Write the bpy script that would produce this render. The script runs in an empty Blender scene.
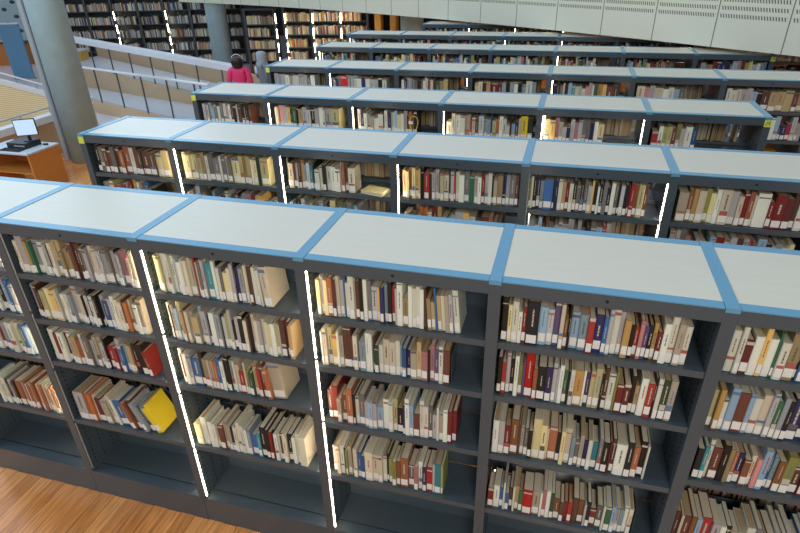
import bpy, bmesh, math, random
from mathutils import Vector, Matrix
rnd = random.Random(7)
scene = bpy.context.scene
col = scene.collection
H = 2.344            # height of the bookcase tops

# ------------------------------------------------------------------ materials
def lin(c):
    c = c / 255.0
    return c / 12.92 if c <= 0.04045 else ((c + 0.055) / 1.055) ** 2.4
def rgb(r, g, b): return (lin(r), lin(g), lin(b), 1.0)

def mat(name, c, rough=0.5, metal=0.0, spec=0.5, emit=None, strength=0.0, noise=0.0, nscale=8.0, stretch=None, coat=0.0):
    m = bpy.data.materials.new(name); m.use_nodes = True
    nt = m.node_tree; b = nt.nodes['Principled BSDF']
    b.inputs['Base Color'].default_value = c
    b.inputs['Roughness'].default_value = rough
    b.inputs['Metallic'].default_value = metal
    b.inputs['Specular IOR Level'].default_value = spec
    b.inputs['Coat Weight'].default_value = coat
    if emit:
        b.inputs['Emission Color'].default_value = emit
        b.inputs['Emission Strength'].default_value = strength
    if noise > 0:
        tc = nt.nodes.new('ShaderNodeTexCoord'); mp = nt.nodes.new('ShaderNodeMapping')
        nz = nt.nodes.new('ShaderNodeTexNoise'); nz.inputs['Scale'].default_value = nscale; nz.inputs['Detail'].default_value = 6
        if stretch: mp.inputs['Scale'].default_value = stretch
        nt.links.new(tc.outputs['Object'], mp.inputs['Vector']); nt.links.new(mp.outputs['Vector'], nz.inputs['Vector'])
        mx = nt.nodes.new('ShaderNodeMix'); mx.data_type = 'RGBA'
        mx.inputs['A'].default_value = tuple(v * (1 - noise) for v in c[:3]) + (1,)
        mx.inputs['B'].default_value = tuple(min(1, v * (1 + noise)) for v in c[:3]) + (1,)
        nt.links.new(nz.outputs['Fac'], mx.inputs['Factor']); nt.links.new(mx.outputs['Result'], b.inputs['Base Color'])
    return m

M = {}
M['slate'] = mat('slate_steel', rgb(68, 80, 88), 0.28, 0.0, 0.6, noise=0.08, nscale=30)
M['slot'] = mat('dark_slot', rgb(24, 25, 27), 0.8)
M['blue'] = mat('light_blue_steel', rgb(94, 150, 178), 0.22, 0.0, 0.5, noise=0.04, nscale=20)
M['laminate'] = mat('pale_laminate', rgb(205, 203, 186), 0.3, 0.0, 0.5, noise=0.05, nscale=5, stretch=(1, 7, 1))
M['led'] = mat('lit_diffuser', rgb(240, 240, 240), 0.5, emit=(1.0, 0.80, 0.55, 1), strength=38.0)
M['led_off'] = mat('unlit_diffuser', rgb(176, 178, 178), 0.35)
M['pages'] = mat('page_edges', rgb(196, 184, 160), 0.8, spec=0.2, noise=0.12, nscale=60, stretch=(12, 1, 1))
M['pages2'] = mat('page_edges_tan', rgb(170, 146, 112), 0.8, spec=0.2, noise=0.14, nscale=60, stretch=(12, 1, 1))
M['sticker'] = mat('white_sticker', rgb(226, 224, 216), 0.6)
M['yellow_tag'] = mat('yellow_tag', rgb(214, 222, 90), 0.6)
M['black'] = mat('black_ink', rgb(22, 22, 24), 0.6)
M['concrete'] = mat('concrete', rgb(160, 188, 196), 0.75, noise=0.16, nscale=5)
M['steel_pipe'] = mat('grey_pipe', rgb(165, 176, 182), 0.35, 0.3)
M['white_paint'] = mat('white_paint', rgb(226, 230, 234), 0.35)
M['ply'] = mat('tan_panel', rgb(202, 170, 134), 0.5, noise=0.08, nscale=4, stretch=(1, 1, 8))
M['wood'] = mat('orange_wood', rgb(196, 128, 62), 0.42, noise=0.12, nscale=6, stretch=(1, 1, 7))
M['desk_top'] = mat('grey_desk_top', rgb(186, 198, 208), 0.3)
M['dark'] = mat('dark_plastic', rgb(32, 36, 42), 0.35)
M['screen'] = mat('lit_screen', rgb(60, 80, 100), 0.2, emit=rgb(196, 222, 245), strength=0.9)
M['stone'] = mat('white_stone', rgb(222, 220, 228), 0.3, noise=0.05, nscale=2)
M['bluepanel'] = mat('blue_panel', rgb(98, 150, 186), 0.35)
M['darkwall'] = mat('dark_wall', rgb(52, 52, 52), 0.7)
M['ceil'] = mat('grey_ceiling', rgb(170, 168, 160), 0.8)
M['lamp'] = mat('lamp_disc', rgb(240, 240, 240), 0.5, emit=(1, 0.82, 0.58, 1), strength=12)
M['yellowwood'] = mat('yellow_wood', rgb(222, 178, 92), 0.5, noise=0.1, nscale=5)
M['teal'] = mat('teal_cloth', rgb(40, 120, 122), 0.6)
M['cord'] = mat('yellow_cord', rgb(220, 190, 60), 0.5)

def glass_mat():
    m = bpy.data.materials.new('clear_glass'); m.use_nodes = True
    b = m.node_tree.nodes['Principled BSDF']
    b.inputs['Base Color'].default_value = rgb(244, 250, 250); b.inputs['Roughness'].default_value = 0.02
    b.inputs['Transmission Weight'].default_value = 1.0; b.inputs['IOR'].default_value = 1.06
    return m
M['glass'] = glass_mat()

def floor_mat():
    m = bpy.data.materials.new('plank_floor'); m.use_nodes = True
    nt = m.node_tree; b = nt.nodes['Principled BSDF']
    tc = nt.nodes.new('ShaderNodeTexCoord'); mp = nt.nodes.new('ShaderNodeMapping')
    mp.inputs['Rotation'].default_value = (0, 0, math.pi / 2)
    br = nt.nodes.new('ShaderNodeTexBrick')
    br.inputs['Color1'].default_value = rgb(220, 154, 92); br.inputs['Color2'].default_value = rgb(190, 124, 68)
    br.inputs['Mortar'].default_value = rgb(140, 90, 48)
    br.inputs['Scale'].default_value = 1.0; br.inputs['Mortar Size'].default_value = 0.0025; br.inputs['Bias'].default_value = -0.1
    br.inputs['Brick Width'].default_value = 1.1; br.inputs['Row Height'].default_value = 0.12; br.offset = 0.37
    nz = nt.nodes.new('ShaderNodeTexNoise'); nz.inputs['Scale'].default_value = 5; nz.inputs['Detail'].default_value = 7
    mp2 = nt.nodes.new('ShaderNodeMapping'); mp2.inputs['Scale'].default_value = (9, 0.7, 1)
    mx = nt.nodes.new('ShaderNodeMix'); mx.data_type = 'RGBA'; mx.blend_type = 'MULTIPLY'; mx.inputs['Factor'].default_value = 0.6
    rp = nt.nodes.new('ShaderNodeValToRGB'); rp.color_ramp.elements[0].color = (0.45, 0.4, 0.36, 1); rp.color_ramp.elements[1].color = (1.35, 1.3, 1.2, 1)
    rp.color_ramp.elements[0].position = 0.3; rp.color_ramp.elements[1].position = 0.7
    L = nt.links.new
    L(tc.outputs['Object'], mp.inputs['Vector']); L(mp.outputs['Vector'], br.inputs['Vector'])
    L(tc.outputs['Object'], mp2.inputs['Vector']); L(mp2.outputs['Vector'], nz.inputs['Vector'])
    L(nz.outputs['Fac'], rp.inputs['Fac']); L(br.outputs['Color'], mx.inputs['A']); L(rp.outputs['Color'], mx.inputs['B'])
    L(mx.outputs['Result'], b.inputs['Base Color']); b.inputs['Roughness'].default_value = 0.22
    return m
M['floor'] = floor_mat()

def math_node(nt, op, a, b=None):
    n = nt.nodes.new('ShaderNodeMath'); n.operation = op
    for i, v in enumerate((a, b)):
        if v is None: continue
        if isinstance(v, (int, float)): n.inputs[i].default_value = v
        else: nt.links.new(v, n.inputs[i])
    return n.outputs[0]

def fascia_mat():
    """pale metal panels: thin seams each metre, three rows of slanted slots (u = metres along, v = metres above the lower edge)"""
    m = bpy.data.materials.new('perforated_panels'); m.use_nodes = True
    nt = m.node_tree; bs = nt.nodes['Principled BSDF']; bs.inputs['Roughness'].default_value = 0.4
    tc = nt.nodes.new('ShaderNodeTexCoord'); sp = nt.nodes.new('ShaderNodeSeparateXYZ'); nt.links.new(tc.outputs['UV'], sp.inputs[0])
    u, v = sp.outputs[0], sp.outputs[1]
    f = math_node(nt, 'FRACT', u)
    seam = math_node(nt, 'LESS_THAN', math_node(nt, 'ABSOLUTE', math_node(nt, 'SUBTRACT', f, 0.5)), 0.008)
    rows = None
    for v0 in (0.43, 0.535, 0.64):
        r = math_node(nt, 'LESS_THAN', math_node(nt, 'ABSOLUTE', math_node(nt, 'SUBTRACT', v, v0)), 0.026)
        rows = r if rows is None else math_node(nt, 'MAXIMUM', rows, r)
    sl = math_node(nt, 'FRACT', math_node(nt, 'MULTIPLY', math_node(nt, 'ADD', u, math_node(nt, 'MULTIPLY', v, 0.35)), 26.0))
    slot = math_node(nt, 'MULTIPLY', rows, math_node(nt, 'LESS_THAN', sl, 0.5))
    inner = math_node(nt, 'GREATER_THAN', math_node(nt, 'ABSOLUTE', math_node(nt, 'SUBTRACT', f, 0.5)), 0.035)
    slot = math_node(nt, 'MULTIPLY', slot, inner)
    both = math_node(nt, 'MAXIMUM', slot, seam)
    mx = nt.nodes.new('ShaderNodeMix'); mx.data_type = 'RGBA'
    mx.inputs['A'].default_value = rgb(212, 211, 192); mx.inputs['B'].default_value = rgb(112, 104, 82)
    nt.links.new(both, mx.inputs['Factor']); nt.links.new(mx.outputs['Result'], bs.inputs['Base Color'])
    return m
M['fascia'] = fascia_mat()

def dotwall_mat():
    m = bpy.data.materials.new('dotted_wall'); m.use_nodes = True
    nt = m.node_tree; bs = nt.nodes['Principled BSDF']; bs.inputs['Roughness'].default_value = 0.5
    tc = nt.nodes.new('ShaderNodeTexCoord'); sp = nt.nodes.new('ShaderNodeSeparateXYZ'); nt.links.new(tc.outputs['UV'], sp.inputs[0])
    u = math_node(nt, 'DIVIDE', sp.outputs[0], 0.95); v = math_node(nt, 'DIVIDE', sp.outputs[1], 0.62)
    a = math_node(nt, 'SUBTRACT', math_node(nt, 'FRACT', math_node(nt, 'ADD', u, v)), 0.5)
    b = math_node(nt, 'SUBTRACT', math_node(nt, 'FRACT', math_node(nt, 'SUBTRACT', u, v)), 0.5)
    d = math_node(nt, 'ADD', math_node(nt, 'MULTIPLY', a, a), math_node(nt, 'MULTIPLY', b, b))
    dot = math_node(nt, 'LESS_THAN', d, 0.034)
    mx = nt.nodes.new('ShaderNodeMix'); mx.data_type = 'RGBA'
    mx.inputs['A'].default_value = rgb(176, 206, 216); mx.inputs['B'].default_value = rgb(52, 74, 90)
    nt.links.new(dot, mx.inputs['Factor']); nt.links.new(mx.outputs['Result'], bs.inputs['Base Color'])
    return m
M['dotwall'] = dotwall_mat()

def slat_mat():
    m = bpy.data.materials.new('slatted_wood'); m.use_nodes = True
    nt = m.node_tree; bs = nt.nodes['Principled BSDF']; bs.inputs['Roughness'].default_value = 0.5
    tc = nt.nodes.new('ShaderNodeTexCoord'); sp = nt.nodes.new('ShaderNodeSeparateXYZ'); nt.links.new(tc.outputs['Object'], sp.inputs[0])
    fr = math_node(nt, 'FRACT', math_node(nt, 'MULTIPLY', sp.outputs[2], 22.0))
    g = math_node(nt, 'LESS_THAN', fr, 0.28)
    mx = nt.nodes.new('ShaderNodeMix'); mx.data_type = 'RGBA'
    mx.inputs['A'].default_value = rgb(240, 226, 182); mx.inputs['B'].default_value = rgb(208, 186, 138)
    nt.links.new(g, mx.inputs['Factor']); nt.links.new(mx.outputs['Result'], bs.inputs['Base Color'])
    return m
M['slats'] = slat_mat()

# ------------------------------------------------------------------ mesh helpers
class MB:
    def __init__(s): s.v = []; s.f = []; s.m = []; s.mats = []
    def mi(s, m):
        if m not in s.mats: s.mats.append(m)
        return s.mats.index(m)
    def box(s, x0, y0, z0, x1, y1, z1, m, T=None):
        k = len(s.v)
        P = [(x0, y0, z0), (x1, y0, z0), (x1, y1, z0), (x0, y1, z0), (x0, y0, z1), (x1, y0, z1), (x1, y1, z1), (x0, y1, z1)]
        s.v += [T(p) for p in P] if T else P
        i = s.mi(m)
        for q in ((0, 3, 2, 1), (4, 5, 6, 7), (0, 1, 5, 4), (1, 2, 6, 5), (2, 3, 7, 6), (3, 0, 4, 7)):
            s.f.append(tuple(k + a for a in q)); s.m.append(i)
    def prism(s, poly, z0, z1, m, T=None):
        k = len(s.v); n = len(poly)
        P = [(x, y, z0) for x, y in poly] + [(x, y, z1) for x, y in poly]
        s.v += [T(p) for p in P] if T else P
        i = s.mi(m)
        s.f.append(tuple(k + a for a in reversed(range(n)))); s.f.append(tuple(k + n + a for a in range(n))); s.m += [i, i]
        for a in range(n):
            b = (a + 1) % n
            s.f.append((k + a, k + b, k + n + b, k + n + a)); s.m.append(i)
    def quad(s, pts, m):
        k = len(s.v); s.v += [tuple(p) for p in pts]; s.f.append(tuple(range(k, k + len(pts)))); s.m.append(s.mi(m))
    def hexa(s, b, t, m):
        """box from four bottom and four top corners"""
        k = len(s.v); s.v += [tuple(p) for p in b] + [tuple(p) for p in t]; i = s.mi(m)
        for q in ((0, 3, 2, 1), (4, 5, 6, 7), (0, 1, 5, 4), (1, 2, 6, 5), (2, 3, 7, 6), (3, 0, 4, 7)):
            s.f.append(tuple(k + a for a in q)); s.m.append(i)
    def tube(s, pts, r, m, n=10, r1=None):
        pts = [Vector(p) for p in pts]; k = len(s.v); i = s.mi(m); N = len(pts)
        for j, p in enumerate(pts):
            d = (pts[min(j + 1, N - 1)] - pts[max(j - 1, 0)]).normalized()
            up = Vector((0, 0, 1)) if abs(d.z) < 0.9 else Vector((1, 0, 0))
            a = d.cross(up).normalized(); b = a.cross(d)
            rr = r if r1 is None else r + (r1 - r) * j / (N - 1)
            for q in range(n):
                t = 2 * math.pi * q / n; s.v.append(tuple(p + a * (rr * math.cos(t)) + b * (rr * math.sin(t))))
        for j in range(N - 1):
            for q in range(n):
                q2 = (q + 1) % n
                s.f.append((k + j * n + q, k + j * n + q2, k + (j + 1) * n + q2, k + (j + 1) * n + q)); s.m.append(i)
        s.f.append(tuple(k + q for q in reversed(range(n)))); s.f.append(tuple(k + (N - 1) * n + q for q in range(n))); s.m += [i, i]
    def mesh(s, name):
        me = bpy.data.meshes.new(name); me.from_pydata(s.v, [], s.f)
        for m in s.mats: me.materials.append(m)
        me.polygons.foreach_set('material_index', s.m); me.update()
        bm = bmesh.new(); bm.from_mesh(me); bmesh.ops.recalc_face_normals(bm, faces=bm.faces); bm.to_mesh(me); bm.free()
        return me
    def build(s, name, parent=None, bevel=0.0, smooth=False):
        o = bpy.data.objects.new(name, s.mesh(name)); col.objects.link(o)
        if parent: o.parent = parent
        if smooth:
            for p in o.data.polygons: p.use_smooth = True
        if bevel > 0:
            b = o.modifiers.new('edges', 'BEVEL'); b.width = bevel; b.segments = 2; b.limit_method = 'ANGLE'
        return o

def inst(name, me, loc=(0, 0, 0), parent=None, rotz=0.0):
    o = bpy.data.objects.new(name, me); o.location = loc; o.rotation_euler[2] = rotz; col.objects.link(o)
    if parent: o.parent = parent
    return o
def tag(o, label, cat, group=None, kind=None):
    o['label'] = label; o['category'] = cat
    if group: o['group'] = group
    if kind: o['kind'] = kind
    return o
def empty(name, loc, rotz=0):
    o = bpy.data.objects.new(name, None); o.location = loc; o.rotation_euler[2] = rotz; o.empty_display_size = 0.1; col.objects.link(o)
    return o
def struct(o, label=None):
    o['kind'] = 'structure'
    if label: o['label'] = label
    return o

# ------------------------------------------------------------------ camera
R = ((0.9628, 0.2696, -0.0203), (0.1123, -0.4672, -0.8770), (-0.2459, 0.8421, -0.4801))   # right, down, forward
F = 566.6
CAM = Vector((2.213, -2.307, 3.675))
cd = bpy.data.cameras.new('camera'); cam = bpy.data.objects.new('camera', cd); col.objects.link(cam)
rr, dd, ff = (Vector(a) for a in R)
m3 = Matrix((rr, -dd, -ff)).transposed()
cam.matrix_world = Matrix.Translation(CAM) @ m3.to_4x4()
cd.sensor_width = 36; cd.lens = F * 36 / 800; cd.clip_start = 0.05; cd.clip_end = 200
scene.camera = cam
def project(p):
    q = Vector(p) - CAM; z = q.dot(ff)
    if z < 0.1: return None
    return 400 + F * q.dot(rr) / z, 266.5 + F * q.dot(dd) / z

# ------------------------------------------------------------------ bookcases
TIERS = (1.985, 1.645, 1.255, 0.765)          # shelf heights
DEP = 0.651
SZ = {}                                        # shelf height exceptions (row, bay, tier)
for b_ in (-2, -1, 0, 3): SZ[('A', b_, 2)] = 1.297 if b_ != 3 else 1.305
for b_ in (1, 2): SZ[('A', b_, 2)] = 1.218
def shelf_z(row, bay, tier):
    if tier == 4: return 0.24
    return SZ.get((row, bay, tier), TIERS[tier])

_mesh = {}
def cached(key, fn):
    if key not in _mesh: _mesh[key] = fn()
    return _mesh[key]
def m_top(w):
    b = MB(); b.box(0.03, 0.052, H - 0.02, w - 0.03, DEP - 0.045, H - 0.001, M['laminate']); return b.mesh('top_panel')
def m_rail(w):
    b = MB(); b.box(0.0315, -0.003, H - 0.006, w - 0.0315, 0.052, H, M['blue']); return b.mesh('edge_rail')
def m_header(w):
    b = MB(); b.box(0.0305, 0.0, 2.268, w - 0.0305, 0.016, H - 0.0065, M['slate'])
    n = 10; c = [(w * 0.5 + 0.009 * math.cos(2 * math.pi * i / n), 2.303 + 0.009 * math.sin(2 * math.pi * i / n)) for i in range(n)]
    b.quad([(x, -0.0008, z) for x, z in c], M['slot']); return b.mesh('header_panel')
def m_shelf(w):
    b = MB(); b.box(0.031, 0.012, -0.03, w - 0.031, 0.31, 0.0, M['slate']); b.box(0.031, 0.010, -0.034, w - 0.031, 0.016, 0.003, M['slate']); return b.mesh('shelf')
def m_divider(w, h):
    b = MB(); b.box(0.031, 0.322, 0, w - 0.031, 0.329, h, M['slate']); return b.mesh('divider_plate')
def m_deck(w):
    b = MB(); b.box(0.031, 0.095, -0.03, w - 0.031, 0.321, -0.004, M['slate']); b.box(0.031, 0.0, -0.03, w - 0.031, 0.083, 0.0, M['slate'])
    return b.mesh('deck')
def m_plinth(w):
    b = MB(); b.box(0.002, 0.002, 0.0, w - 0.002, DEP - 0.002, 0.208, M['slate']); return b.mesh('plinth')
def m_upright():
    b = MB(); b.box(-0.03, 0.0, 0.209, 0.03, DEP, H - 0.022, M['slate'])
    for y in (0.06, 0.15, 0.25, 0.40, 0.50, 0.59):
        for k in range(52):
            z = 0.28 + k * 0.038
            for sx in (-1, 1):
                b.box(sx * 0.0302 - 0.0006, y - 0.005, z, sx * 0.0302 + 0.0006, y + 0.005, z + 0.014, M['slot'])
    return b.mesh('upright')
def m_upright_plain():
    b = MB(); b.box(-0.03, 0.0, 0.209, 0.03, DEP, H - 0.022, M['slate']); return b.mesh('upright')
def m_cross():
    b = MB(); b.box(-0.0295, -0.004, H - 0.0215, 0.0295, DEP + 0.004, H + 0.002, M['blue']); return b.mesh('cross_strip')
def m_strip(on, y=0.006):
    b = MB()
    for z0, z1 in ((1.705, 2.262), (1.235, 1.68), (0.75, 1.21), (0.262, 0.725)):
        b.box(0.0305, y, z0, 0.0358, y + 0.0065, z1, M['led' if on else 'led_off'])
    return b.mesh('light_strip')

def bookcase(row, y, seams, left_lit, right_lit, label, full=True, yellow=(), group='double-sided library bookcases'):
    root = empty('bookcase', (seams[0], y, 0)); tag(root, label, 'bookcase', group)
    x0 = seams[0]
    for i, s in enumerate(seams):
        u = inst('upright', cached('up' if full else 'upp', m_upright if full else m_upright_plain), (s - x0, 0, 0), root)
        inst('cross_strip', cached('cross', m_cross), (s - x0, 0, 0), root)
        if i < len(seams) - 1:
            st = 'off' if s in right_lit.get('off', ()) else ('on' if s in right_lit.get('on', ()) else None)
            if st: inst('light_strip', cached('s' + st, lambda: m_strip(st == 'on')), (0, 0, 0), u)['label'] = 'lit white diffuser strip' if st == 'on' else 'unlit grey diffuser strip'
        if i > 0 and s in left_lit:
            o = inst('light_strip', cached('sback', lambda: m_strip(True, 0.019)), (0, 0, 0), u); o.scale[0] = -1
        if full and i in (0, 2, 4):
            o = inst('light_strip', cached('son', lambda: m_strip(True)), (0, DEP, 0), u); o.scale[1] = -1
    for a, b in zip(seams[:-1], seams[1:]):
        w = round(b - a, 3); X = a - x0; bay = round(b) - 1
        inst('top_panel', cached(('t', w), lambda: m_top(w)), (X, 0, 0), root)['label'] = 'pale laminate top'
        for k in (0, 1):
            tr = lambda n, me: inst(n, me, (X, 0, 0) if k == 0 else (X + w, DEP, 0), root, 0 if k == 0 else math.pi)
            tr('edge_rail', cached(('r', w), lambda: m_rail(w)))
            tr('header_panel', cached(('h', w), lambda: m_header(w)))
            tr('deck', cached(('d', w), lambda: m_deck(w))).location.z = 0.24
            for t in range(4):
                tr('shelf', cached(('s', w), lambda: m_shelf(w))).location.z = shelf_z(row, bay, t)
        if full:
            for t in range(5):
                inst('divider_plate', cached(('v', w, row == 'A'), lambda: m_divider(w, 0.13 if row == 'A' else 0.03)), (X, 0, shelf_z(row, bay, t) if t < 4 else 0.237), root)
        inst('plinth', cached(('p', w), lambda: m_plinth(w)), (X, 0, 0), root)
    for side in yellow:
        s = seams[0] if side == 'L' else seams[-1]
        b = MB(); b.box(s - x0 - 0.028, -0.0085, H - 0.085, s - x0 + 0.028, -0.0005, H - 0.024, M['yellow_tag'])
        if side == 'R':      # the printed number
            def seg(xa, za, xb, zb): b.box(s - x0 + xa, -0.0095, H - 0.074 + za, s - x0 + xb, -0.0084, H - 0.074 + zb, M['black'])
            o = -0.017
            seg(o, .034, o + .014, .038); seg(o + .010, .018, o + .014, .038); seg(o, .016, o + .014, .020); seg(o, .0, o + .004, .020); seg(o, 0, o + .014, .004)
            o = .003
            seg(o, .016, o + .004, .038); seg(o, .014, o + .016, .018); seg(o + .010, .0, o + .014, .038)
        b.build('number_tag', root)['label'] = 'yellow number tag'
    return root

XL = -1.91
ROWY = dict(A=0.0, B=1.729, C=3.474, D=5.311, E=7.25, F=9.02, G=10.95)
SEAMS = dict(A=[-2, -1, 0, 1, 2, 3, 4], B=[XL, -1, 0, 1, 2, 3, 4, 5], C=[XL, -1, 0, 1, 2, 3, 4], D=[XL, -1, 0, 1, 2, 3, 4, 5, 6],
             E=[-1.97, -1, 0, 1, 2, 3, 4, 5], F=[-2.06, -1, 0, 1, 2, 3, 4, 5, 6, 7], G=[-0.98, 0, 1, 2, 3, 4, 5])
bookcase('A', ROWY['A'], SEAMS['A'], (-1, 0, 1), dict(on=(0, 1), off=(-2, -1)), 'slate steel bookcase standing on the orange plank floor, five bays of books fully in view')
bookcase('B', ROWY['B'], SEAMS['B'], (-1, 0, 1, 3), dict(on=(-1, 0, 1), off=(2,)), 'slate steel bookcase second in line, its tagged end by the big concrete column', yellow='L')
bookcase('C', ROWY['C'], SEAMS['C'], (-1, 0, 3), dict(on=(-1, 0, 1, 2)), 'slate steel bookcase third in line with yellow number tags on both ends', yellow='LR')
bookcase('D', ROWY['D'], SEAMS['D'], (), dict(on=(-1,)), 'slate steel bookcase fourth in line, its end beside the two women', yellow='L')
bookcase('E', ROWY['E'], SEAMS['E'], (), dict(on=(-1.97,)), 'slate steel bookcase fifth in line, its tagged end under the pale parapet', yellow='R')
bookcase('F', ROWY['F'], SEAMS['F'], (), dict(on=(-2.06, 1)), 'slate steel bookcase sixth in line, half hidden under the gallery', full=False)
bookcase('G', ROWY['G'], SEAMS['G'], (), dict(on=(0, 1, 2)), 'farthest slate steel bookcase of the line, only its top peeping under the parapet', full=False)

# ------------------------------------------------------------------ books
PAL = dict(w=(226, 223, 214), c=(218, 204, 174), i=(224, 210, 156), t=(188, 160, 122), n=(96, 66, 50), k=(30, 30, 33), g=(122, 120, 114),
           l=(182, 186, 184), b=(52, 100, 154), s=(152, 184, 202), v=(40, 44, 94), r=(158, 54, 52), m=(112, 40, 44), o=(192, 112, 62),
           q=(162, 98, 66), z=(242, 204, 40), j=(206, 30, 32), y=(220, 180, 100), p=(204, 136, 134), u=(92, 78, 122), e=(52, 94, 68), f=(158, 166, 88), a=(60, 138, 146))
CNAME = dict(w='white', c='cream', i='pale yellow', t='tan', n='brown', k='black', g='grey', l='light grey', b='blue', s='pale blue', v='navy blue',
             r='red', m='maroon', o='orange', q='russet', z='bright yellow', j='bright red', y='yellow', p='pink', u='purple', e='dark green', f='olive green', a='teal')
COV = {}
for c, (r_, g_, b_) in PAL.items():
    for j in range(3):
        k = (1.02, 0.92, 0.8)[j] * rnd.uniform(0.97, 1.03); d = [rnd.uniform(-7, 7) for _ in range(3)]
        COV[c, j] = mat('cover_%s' % CNAME[c].replace(' ', '_'), rgb(*[max(4, min(245, q * k + e)) for q, e in zip((r_, g_, b_), d)]), rnd.choice((0.35, 0.5, 0.6)))
INK = dict(light=mat('pale_lettering', rgb(190, 182, 164), 0.6), dark=mat('dark_lettering', rgb(96, 92, 90), 0.6),
           red=mat('red_lettering', rgb(166, 92, 84), 0.6), blue=mat('blue_lettering', rgb(96, 120, 152), 0.6))
DARKC = 'nkbvrmueagqj'

def cover_geo(b, t, d, h, cm, T, detail, rs, code):
    th = min(0.003, t * 0.16)
    if detail:
        poly = [(0, d), (0, 0.004), (t * 0.16, 0.0008), (t * 0.5, 0), (t * 0.84, 0.0008), (t, 0.004), (t, d), (t - th, d), (t - th, 0.006), (th, 0.006), (th, d)]
    else:
        poly = [(0, d), (0, 0), (t, 0), (t, d), (t - th, d), (t - th, 0.006), (th, 0.006), (th, d)]
    b.prism(poly, 0, h, cm, T)
    if rs.random() < 0.8 and (detail or t > 0.022):        # lettering and bands on the spine
        ink = INK['light'] if code in DARKC else rs.choice((INK['dark'], INK['dark'], INK['red'], INK['blue']))
        st = rs.random()
        if st < 0.75:
            z = h * rs.uniform(0.40, 0.5); z1 = h * rs.uniform(0.72, 0.9)
            wd = t * rs.uniform(0.10, 0.2); x0 = t * 0.5 - wd / 2
            while z < z1:          # a line of words
                L = rs.uniform(0.008, 0.026)
                b.box(x0, -0.0008, z, x0 + wd, 0.001, min(z + L, z1), ink, T); z += L + 0.004
        if st > 0.6 and t > 0.014:
            z = h * rs.choice((0.3, 0.86, 0.92)); b.box(t * 0.06, -0.0008, z, t * 0.94, 0.002, z + rs.uniform(0.004, 0.02), ink, T)
        if st < 0.12 and t > 0.014:
            z = h * 0.26; b.box(t * 0.1, -0.0007, z, t * 0.9, 0.002, z + h * 0.14, rs.choice(list(INK.values())), T)
def pages_geo(b, t, d, h, hard, T, pm):
    th = min(0.003, t * 0.16); q = 0.004 if hard else 0.0006
    b.box(th + 0.0002, 0.0065, 0.003 if hard else 0.0005, t - th - 0.0002, d - (0.004 if hard else 0.0005), h - q, pm, T)
def label_geo(b, t, z, T):
    b.box(t * 0.08, -0.0014, z, t * 0.92, 0.003, z + min(0.048, 0.03 + t), M['sticker'], T)

ALL = []      # (importance, row, bay, tier, index, params, place)
def parse(seq):
    out = []
    for tok in seq.split():
        c = tok[0]; w = ''.join(ch for ch in tok[1:] if ch.isdigit()); h = 0.24
        if '+' in tok: h = 0.272
        if '-' in tok: h = 0.20
        out.append((c, float(w or 2), h))
    return out
def fill(row, bay, tier, x0, x1, seq, lean=(), hb=0.0, vis=True):
    """stand the books of one shelf between x0 and x1; lean = {index: degrees, top towards -x}"""
    bk = parse(seq); lean = dict(lean); n = len(bk)
    rs = random.Random('%s%d%d' % (row, bay, tier))
    z = shelf_z(row, bay, tier) + 0.0032; y0 = ROWY[row] + 0.03
    zmax = (shelf_z(row, bay, tier - 1) - 0.036 if tier else 2.262) - z
    hs = [min(h + hb + rs.uniform(-0.034, 0.014), zmax - 0.004) for _, _, h in bk]
    for i in lean: hs[i] = min(hs[i], (zmax - 0.012) / max(math.cos(math.radians(lean[i])) , 0.5))
    def width(k):
        x = 0.0; prev = None; pos = []
        for i, (c, w, h) in enumerate(bk):
            t = w * k; a = math.radians(lean.get(i, 0))
            if a == 0: pos.append((x, 0)); x += t + 0.0006
            else:
                pa = math.radians(lean.get(i - 1, 0)) if i else 0
                if i == 0: x += hs[0] * math.sin(a)
                elif pa == 0: x += min(hs[i - 1], hs[i]) * math.tan(a) + 0.001
                elif a > pa: x += hs[i - 1] * (math.tan(a) - math.tan(pa)) * 0.9
                pos.append((x, a)); x += t / math.cos(a) + 0.0006
        return x, pos
    lo, hi = 0.001, 0.03
    for _ in range(40):
        k = (lo + hi) / 2
        if width(k)[0] > x1 - x0: hi = k
        else: lo = k
    _, pos = width(lo)
    for i, (c, w, h) in enumerate(bk):
        t = w * lo
        if c == '_': continue
        d = min(0.27, max(0.14, hs[i] * rs.uniform(0.68, 0.82)))
        place = (x0 + pos[i][0], y0 + rs.choice((0, 0.003, 0.008, 0.014, 0.022)), z, pos[i][1])
        A = project(place[:3]); B = project((place[0] + t, place[1], z + hs[i])); imp = 0
        if A and B and -4 < A[0] < 800 and B[1] < 520 and A[0] > 6 and vis:
            imp = (abs(B[0] - A[0]) + t * 120) * max(0.0, min(A[1], 533) - max(B[1], 0))
            if row != 'A': imp *= 0.55 if tier == 0 else 0
        ALL.append([imp, row, bay, tier, i, c, t, d, hs[i], place, rs.random(), rs.randrange(3), n])

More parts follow.
